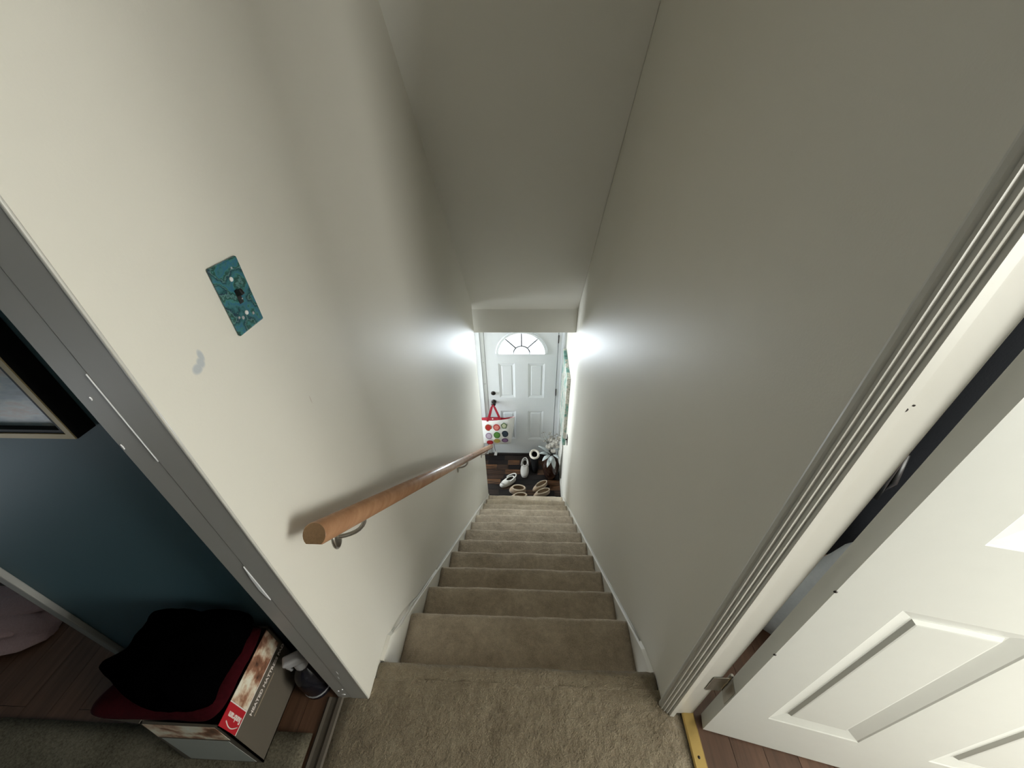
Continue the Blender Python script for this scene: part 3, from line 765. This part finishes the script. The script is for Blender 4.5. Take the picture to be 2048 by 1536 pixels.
m = MB(); m.lathe([(.0432, .020), (.0438, .022), (.0438, .026), (.0432, .028)], 22); m.build('base_band', M['greyplastic'], bt)

# rug and towel on the left floor
m = MB(); nx, ny = 60, 20; x0, x1, y0, y1 = -2.45, -.597, -.95, -.232
top = []
for j in range(ny+1):
    for i in range(nx+1):
        x = x0+(x1-x0)*i/nx; y = y0+(y1-y0)*j/ny
        z = .013 + .003*noise.noise(Vector((x*14, y*14, 0))) - (.008 if i in (0, nx) or j in (0, ny) else 0)
        top.append((x + .004*noise.noise(Vector((0, y*30, 2))), y + .004*noise.noise(Vector((x*30, 0, 5))), z))
fs = [(j*(nx+1)+i, j*(nx+1)+i+1, (j+1)*(nx+1)+i+1, (j+1)*(nx+1)+i) for j in range(ny) for i in range(nx)]
m.add(top, fs, True)
b = m.build('rug', M['rug']); so = b.modifiers.new('solid', 'SOLIDIFY'); so.thickness = .008; so.offset = -1
tag(b, 'beige looped rug lying under the carton in the left room', 'rug')
tw = []
m = MB(); rings = []
for k in range(15):                        # rolled / folded towel pointing at the trim
    q = k/14; x = -2.25 + .58*q
    y = -.03 + .045*math.sin(q*2.0)
    ry = .115*(1-.55*q**3); rz = .05*(1-.45*q**3)
    if k in (0, 14): ry *= .5; rz *= .5
    ring = []
    for a in range(26):
        t_ = 2*PI*a/26
        f = 1 + .26*math.sin(4*t_+.6+q) + .07*noise.noise(Vector((x*9, math.cos(t_)*2, math.sin(t_)*2)))
        ring.append((x, y + ry*math.cos(t_)*f, max(.001, rz*.92 + rz*math.sin(t_)*f)))
    rings.append(ring)
m.loft(rings, True, True, True, True)
for (xa, xb, ya, za, ry0, rz0) in ((-2.25, -1.705, .045, .075, .055, .030), (-2.25, -1.74, -.045, .078, .045, .024)):
    rings = []
    for k in range(13):
        q = k/12; x = xa + (xb-xa)*q; e = max(.12, math.sin(PI*min(1, .35+(1-q)*1.6)*.5) if q < .85 else (1-q)*4.5)
        rings.append([(x, ya + .02*math.sin(q*5+za*40) + ry0*e*math.cos(2*PI*a/14), za - .012*q + rz0*e*math.sin(2*PI*a/14)*(1+.2*noise.noise(Vector((x*20, a, 0))))) for a in range(14)])
    m.loft(rings, True, True, True, True)
tag(m.build('towel', M['pink']), 'rumpled dusty pink towel on the floor beside the white upright trim', 'towel')

# ------------------------------------------------------------------ behind the open door: pale sheet and dark coat
m = MB(); rings = []
for k in range(9):
    q = k/8; z = .002 + .50*q
    ring = []
    for a in range(28):
        t_ = 2*PI*a/28
        r_ = (.19 - .05*q + .03*math.sin(q*5)) * (1 + .10*math.sin(5*t_+q*2) + .05*math.sin(9*t_)) * (1 if k < 8 else .75)
        ring.append((1.06 + r_*1.0*math.cos(t_), .10 + r_*.62*math.sin(t_), z))
    rings.append(ring)
m.loft(rings, True, True, True, True)
tag(m.build('laundry_bag', M['bluewhite']), 'pale blue-white laundry bag seen through the gap behind the open door', 'laundry bag')
m = MB(); rings = []
for k in range(13):
    q = k/12; z = .2 + 1.5*q
    ring = []
    for a in range(30):
        t_ = 2*PI*a/30
        w_ = (.24 - .03*q) if q < .85 else .21*(1-(q-.85)*4.5)
        f = 1 + .10*math.sin(7*t_+2*q)*(1-q*.6)
        ring.append((1.10 + w_*1.3*math.cos(t_)*f, .345 + .085*math.sin(t_)*f, z + (.03*math.sin(3*t_) if k == 0 else 0)))
    rings.append(ring)
m.loft(rings, True, True, True, True)
ct_ = tag(m.build('coat', M['navy']), 'near-black coat hanging on the wall behind the open door', 'coat')
m = MB(); m.tube([(1.10, .345, 1.66), (1.10, .345, 1.76), (1.10, .38, 1.79), (1.10, .552, 1.79)], .006, 6); m.build('hanging_hook', M['steel'], ct_)
m = MB(); m.tube([(1.05, .262, .90), (1.05, .25, .74), (1.055, .245, .62), (1.06, .24, .56), (1.08, .245, .62), (1.07, .26, .72)], .009, 7); m.build('belt', M['black'], ct_)

# ------------------------------------------------------------------ entry: canvas, switch, tote bag, flowers, shoes
m = MB(); m.box((.424, 2.69, -1.70), (.459, 3.29, -.755))
cv = tag(m.build('canvas_print', M['canvas'], bevel=.003), 'unframed canvas with green and grey marbled edges on the right wall by the street door', 'picture')
dk = tag(empty('wall_switch', (HW, 2.55, -1.475)), 'small dark switch plate on the right wall below the canvas', 'switch')
m = MB(); m.box((-.007, -.03, -.057), (0, .03, .057)); m.build('plate', M['bronze'], dk, bevel=.002)
m = MB(); m.box((-.020, -.004, -.004), (-.006, .004, .012)); m.build('toggle', M['black'], dk, bevel=.0015)

# tote bag on the knob
BY = 3.235
tb = tag(empty('tote_bag', (-.418, BY, -1.58)), 'white tote bag printed with vegetable slices hanging by red straps from the door knob', 'bag')
def bag_ring(z, x0, x1, t_, n=12):
    pts = []
    for k in range(n+1): u_ = k/n; pts.append((x0+(x1-x0)*u_, -t_*math.sin(PI*u_)**.6, z))
    for k in range(n, -1, -1): u_ = k/n; pts.append((x0+(x1-x0)*u_, .012+.35*t_*math.sin(PI*u_)**.6, z))
    return pts
rings = []
for z, x0, x1, t_ in ((-.645, -.175, .205, .020), (-.62, -.185, .213, .040), (-.5, -.20, .232, .052), (-.35, -.215, .255, .045), (-.215, -.225, .275, .022)):
    ring = bag_ring(z, x0, x1, t_)
    ring = [(x, y, zz + (x*.085 + .02*(x/.25)**2 if z > -.3 else x*.02)) for x, y, zz in ring]
    rings.append(ring)
m = MB(); m.loft(rings, True, True, False, True); m.build('body', M['bagwhite'], tb)
m = MB(); r2 = [[(x*.97, y*.8+.002, z-.004) for x, y, z in rings[-1]], [(x*.95, .014+y*.2, z+(.030*(1-abs(x+.05)*3.0) if x < .09 else -.02)) for x, y, z in rings[-1]]]
m.loft(r2, True, False, True, True); m.build('lining', M['bagred'], tb)
def strap(x0, x1, y, ztop):
    m = MB(); w_ = .013; pts = []
    for k in range(13):
        t_ = k/12
        if t_ < .45: q = t_/.45; p = (x0*(1-q)+(-.013)*q, y*(1-q)+(-.012)*q, (-.235)*(1-q)+ztop*q)
        elif t_ > .55: q = (t_-.55)/.45; p = (.013*(1-q)+x1*q, -.012*(1-q)+y*q, ztop*(1-q)+(-.225)*q)
        else: q = (t_-.45)/.1; p = (-.013+.026*q, -.012, ztop+.014*math.sin(PI*q))
        pts.append(p)
    rings = []
    for i, p in enumerate(pts):
        a = Vector(pts[min(i+1, 12)]) - Vector(pts[max(i-1, 0)]); nn = Vector((-a.z, 0, a.x)).normalized()
        pv = Vector(p); rings.append([tuple(pv+nn*w_+Vector((0, -.0012, 0))), tuple(pv-nn*w_+Vector((0, -.0012, 0))), tuple(pv-nn*w_+Vector((0, .0012, 0))), tuple(pv+nn*w_+Vector((0, .0012, 0)))])
    m.loft(rings, True, True, True, False); m.build('strap', M['bagred'], tb)
strap(-.085, .095, -.020, .018); strap(-.07, .08, .010, .016)
m = MB(); m.lathe([(.010, 0), (.009, -.003), (.003, -.004)], 10, ax='y'); m.build('snap', M['white'], tb, (-.015, -.012, -.195))
veg = [(-.076, -.322, 'disc', (.42, .10, .03), (.55, .03, .03)), (.032, -.313, 'disc', (.50, .012, .02), (.85, .30, .25)), (.130, -.291, 'star', (.05, .12, .03), (.60, .62, .42)),
       (-.077, -.465, 'disc', (.40, .28, .42), (.72, .62, .74)), (.032, -.442, 'disc', (.045, .17, .025), (.12, .30, .06)), (.139, -.429, 'disc', (.012, .018, .03), (.03, .05, .07)),
       (-.068, -.580, 'disc', (.32, .008, .015), (.45, .02, .03)), (.028, -.547, 'disc', (.42, .26, .07), (.35, .30, .06)), (.135, -.545, 'disc', (.08, .03, .10), (.22, .12, .22))]
for i, (x, z, kind, c_out, c_in) in enumerate(veg):
    n = 5 if kind == 'star' else 18; r = .044
    y = -.052*max(.35, 1-abs(z+.48)*1.4)-.006
    y = {0: -.0445, 1: -.0535, 2: -.0535}[min(2, i//3)]
    yv = y*max(.55, math.sin(PI*min(1, max(0, (x+.21)/.45)))**.6)-.002
    a0 = .35 if kind == 'star' else 0
    for rr_, cc, dy in ((r, c_out, 0), (r*.72, c_in, -.001)):
        m = MB(); m.prism([(x+rr_*math.cos(a0+2*PI*k/n), z+rr_*math.sin(a0+2*PI*k/n)*(1.3 if i < 6 else .85)) for k in range(n)], lambda a, b: (a, yv+dy, b), lambda a, b: (a, yv+dy-.0008, b))
        pl = plain('print_colour_%d_%d' % (i, 0 if dy == 0 else 1), cc, .6, .15, 60, .05)
        m.build('vegetable_print', pl, tb)
m = MB(); m.tube([(-.02, -.015, -.63), (-.01, -.03, -.72), (-.005, -.032, -.775)], .003, 6); m.build('cord', M['black'], tb)
m = MB(); m.prism([(-.026, -.845), (.012, -.85), (.020, -.80), (.004, -.765), (-.012, -.765)], lambda x, z: (x, -.034, z), lambda x, z: (x, -.030, z)); m.build('tag', M['white'], tb)

# flowers in a tall dark vase
VX, VY = .325, 2.93
fv = tag(empty('flower_vase', (VX, VY, FZ)), 'tall dark brown vase of cream roses and silvery leaves in the entry corner', 'vase')
m = MB(); m.lathe([(.001, 0), (.055, 0), (.075, .02), (.105, .13), (.112, .22), (.085, .33), (.048, .40), (.045, .43), (.055, .45), (.048, .45), (.036, .42)], 24); m.build('vase', M['vase'], fv)
def rose(c, r):
    m = MB()
    m.ball(c, r*.55, 8, 5)
    for ring_, (nn, rr_, tilt) in enumerate(((4, .55, .35), (6, .95, .8))):
        for k in range(nn):
            a = 2*PI*k/nn + ring_*.4
            d = Vector((math.cos(a), math.sin(a), 0)); t_ = Vector((-math.sin(a), math.cos(a), 0))
            b_ = Vector(c) - Vector((0, 0, r*.45))
            rows = []
            for h_, w_, o_ in ((0, .25, .15), (.5, .62, .62), (.95, .55, .85), (1.1, .25, .98)):
                mid = b_ + d*(rr_*r*o_) + Vector((0, 0, r*h_*(1.15-.35*ring_)))
                rows.append([tuple(mid - t_*r*w_*.8), tuple(mid + d*r*.12), tuple(mid + t_*r*w_*.8)])
            m.loft(rows, False, False, False, True)
    return m.build('flower', M['petal'], fv)
HZ = .58
for (x, y, z, r) in ((-.045, -.03, HZ+.00, .038), (-.005, -.045, HZ+.045, .040), (.04, -.035, HZ+.085, .042), (-.02, .015, HZ+.07, .034), (.055, -.06, HZ+.035, .034), (.015, -.085, HZ-.02, .034), (.075, .0, HZ+.12, .03)):
    rose((x, y, z), r)
def leafm(p0, p1, w_, mat='leaf', bend=.02):
    p0, p1 = Vector(p0), Vector(p1); d = p1-p0; s_ = d.cross(Vector((0, 0, 1))); s_ = s_.normalized() if s_.length > 1e-5 else Vector((1, 0, 0)); u_ = s_.cross(d).normalized()
    rows = []
    for t_, ww in ((0, .12), (.25, .8), (.55, 1), (.8, .65), (1, .06)):
        c = p0 + d*t_ + u_*bend*math.sin(PI*t_)
        rows.append([tuple(c - s_*w_*ww), tuple(c - u_*w_*.3*ww), tuple(c + s_*w_*ww)])
    m = MB(); m.loft(rows, False, False, False, True); o = m.build('leaf', M[mat], fv)
    k = o.modifiers.new('solid', 'SOLIDIFY'); k.thickness = .001
for p0, p1, w_ in (((-.02, -.03, .44), (-.16, -.06, .50), .026), ((-.01, -.03, .45), (-.13, -.04, .58), .026), ((0, -.05, .45), (-.06, -.20, .40), .026), ((.01, -.05, .45), (.03, -.19, .36), .028), ((-.03, -.02, .46), (-.17, .02, .55), .022), ((.02, -.04, .46), (.09, -.15, .50), .024), ((-.02, -.05, .46), (-.12, -.15, .46), .026), ((0, 0, .5), (-.12, .03, .68), .018), ((.03, -.02, .5), (.1, -.04, .56), .022), ((-.02, .02, .5), (-.09, .06, .72), .014), ((.01, -.06, .46), (-.02, -.17, .47), .024)):
    leafm(p0, p1, w_)
for k in range(16):
    a = random.uniform(-.6, 3.8); h_ = random.uniform(.64, .80); r_ = random.uniform(.03, .12)
    m = MB(); e = (r_*math.cos(a)-.02, r_*math.sin(a)*.8, h_)
    m.tube([(0, 0, .43), (e[0]*.5, e[1]*.5, (.43+h_)/2+.03), e], .0018, 5)
    for q in range(4): m.ball((e[0]+random.uniform(-.02, .02), e[1]+random.uniform(-.02, .02), e[2]-random.random()*.05), .006, 6, 4)
    m.build('sprig', M['sprig'], fv)

# shoes ------------------------------------------------------------
def outline(n, Lh, w_toe, w_heel, x0=0):
    pts = []
    for k in range(n):
        t_ = 2*PI*k/n; c, s_ = math.cos(t_), math.sin(t_)
        w_ = w_heel + (w_toe-w_heel)*(.5+.5*c)
        pts.append((x0 + Lh*c, w_*(abs(s_)**.85)*(1 if s_ > 0 else -1)))
    return pts
def shoe(name, body, rimmat, insole, loc, heading, label, h=.075, Lh=.135, wt=.052, wh=.037, op=(-.045, .075, .036), boot=0, strap=False, rim_r=.009, sole=None, holes=0, cat='shoe', group=None, tilt=0):
    root = tag(empty(name, (loc[0], loc[1], FZ), heading), label, cat, group)
    n = 36
    base = outline(n, Lh, wt, wh)
    ox, oL, ow = op
    opn = [(ox + oL*math.cos(2*PI*k/n), ow*math.sin(2*PI*k/n)) for k in range(n)]
    m = MB(); rings = []
    rings.append([(x*.96, y*.94, .0015) for x, y in base]); rings.append([(x*1.01, y*1.01, .010) for x, y in base]); rings.append([(x*1.02, y*1.04, .022) for x, y in base])
    so = sole or body
    m.loft(rings, True, True, True, True); m.build('sole', so, root)
    m = MB(); rings = []
    for q in (0, .2, .4, .6, .8, 1):
        ring = []
        for (bx_, by_), (ax_, ay_) in zip(base, opn):
            f = q**1.25
            hz = h*(1 + .0*bx_) * (1 if bx_ < .02 else 1) + boot
            z = .018 + (hz-.018)*math.sin(q*PI/2)**.8
            bul = 1.03 - .0*q
            ring.append((bx_*bul*(1-f)+ax_*f, by_*bul*(1-f)+ay_*f, z))
        rings.append(ring)
    m.loft(rings, True, False, False, True); o = m.build('upper', body, root)
    k_ = o.modifiers.new('solid', 'SOLIDIFY'); k_.thickness = .004; k_.offset = -1
    m = MB(); top = rings[-1]
    m.loft([[(x, y, z-.004) for x, y, z in top], [(ox+(x-ox)*1.02, y*1.02, z*.6) for x, y, z in top], [(ox+.01+(x-ox)*1.05, y*1.0, .026) for x, y, z in top]], True, False, True, True); m.build('insole', insole, root)
    m = MB(); rg = []
    for k in range(n):
        x, y, z = top[k]; d = Vector((x-ox, y*1.6, 0)).normalized()
        rg.append([(x+d.x*rim_r*math.cos(a), y+d.y*rim_r*math.cos(a), z+rim_r*math.sin(a)) for a in [2*PI*j/8 for j in range(8)]])
    rg.append(rg[0]); m.loft(rg, True, False, False, True); m.build('rim', rimmat, root)
    if strap:
        m = MB(); pts = []
        for k in range(13):
            a = PI*k/12; pts.append((-.01 + -.115*math.sin(a), .047*math.cos(a), h+.004+.030*math.sin(a)))
        m.tube(pts, .008, 8); m.v = [(x, y, z) for x, y, z in m.v]; m.build('heel_strap', rimmat, root)
    for q in range(holes):
        a = q*.62-.93
        m = MB(); m.lathe([(.006, 0), (.005, .002)], 8); hh = m.build('vent_hole', M['insole'], root, (.068+.028*math.cos(a*1.3), .03*math.sin(a), h*.86), (0, .45, 0))
    return root
g1 = 'shoes scattered on the entry floor'
M['tanfleece'] = fabric('tan_fleece', (.34, .27, .19), (.52, .43, .32), 300, 1, .8)
M['blacksuede'] = fabric('black_suede', (.004, .004, .004), (.010, .010, .010), 140, sheen=0)
shoe('clog', M['offwhite'], M['offwhite'], M['insole'], (-.235, 2.80), math.radians(212), 'off-white clog lying nearest the left wall of the entry', h=.075, Lh=.115, wt=.052, wh=.042, op=(-.035, .058, .032), strap=True, holes=4, group=g1)
shoe('clog', M['greyfoam'], M['greyfoam'], M['insole'], (-.016, 3.025), math.radians(-92), 'greyish clog pointing at the stairs in the middle of the entry floor', h=.085, Lh=.135, wt=.062, wh=.048, op=(-.062, .055, .034), strap=True, holes=0, group=g1)
shoe('ankle_boot', M['blacksuede'], M['cream_fleece'], M['insole'], (.118, 3.12), math.radians(-88), 'black ankle boot with white fleece collar close to the street door', h=.10, Lh=.14, wt=.052, wh=.046, op=(-.065, .075, .055), boot=.05, rim_r=.017, cat='boot', group=g1)
shoe('slipper', M['tan'], M['tanfleece'], M['taninsole'], (-.105, 2.665), math.radians(176), 'tan fleece-lined slipper between the off-white clog and its own mate', h=.085, Lh=.105, wt=.050, wh=.05, op=(-.018, .080, .042), rim_r=.010, cat='slipper', group=g1)
shoe('slipper', M['tan'], M['tanfleece'], M['taninsole'], (-.09, 2.545), math.radians(188), 'tan fleece-lined slipper half hidden by the lowest carpeted step, left of the other pair', h=.085, Lh=.115, wt=.050, wh=.045, op=(-.025, .078, .036), rim_r=.010, cat='slipper', group=g1)
shoe('slipper', M['tan'], M['tanfleece'], M['taninsole'], (.185, 2.735), math.radians(215), 'tan slipper with pale rim, the farther of the pair on the right', h=.07, Lh=.11, wt=.042, wh=.038, op=(-.02, .085, .033), rim_r=.008, cat='slipper', group=g1)
shoe('slipper', M['tan'], M['tanfleece'], M['taninsole'], (.205, 2.625), math.radians(203), 'tan slipper with pale rim, the nearer of the pair on the right', h=.07, Lh=.11, wt=.042, wh=.038, op=(-.02, .085, .033), rim_r=.008, cat='slipper', group=g1)
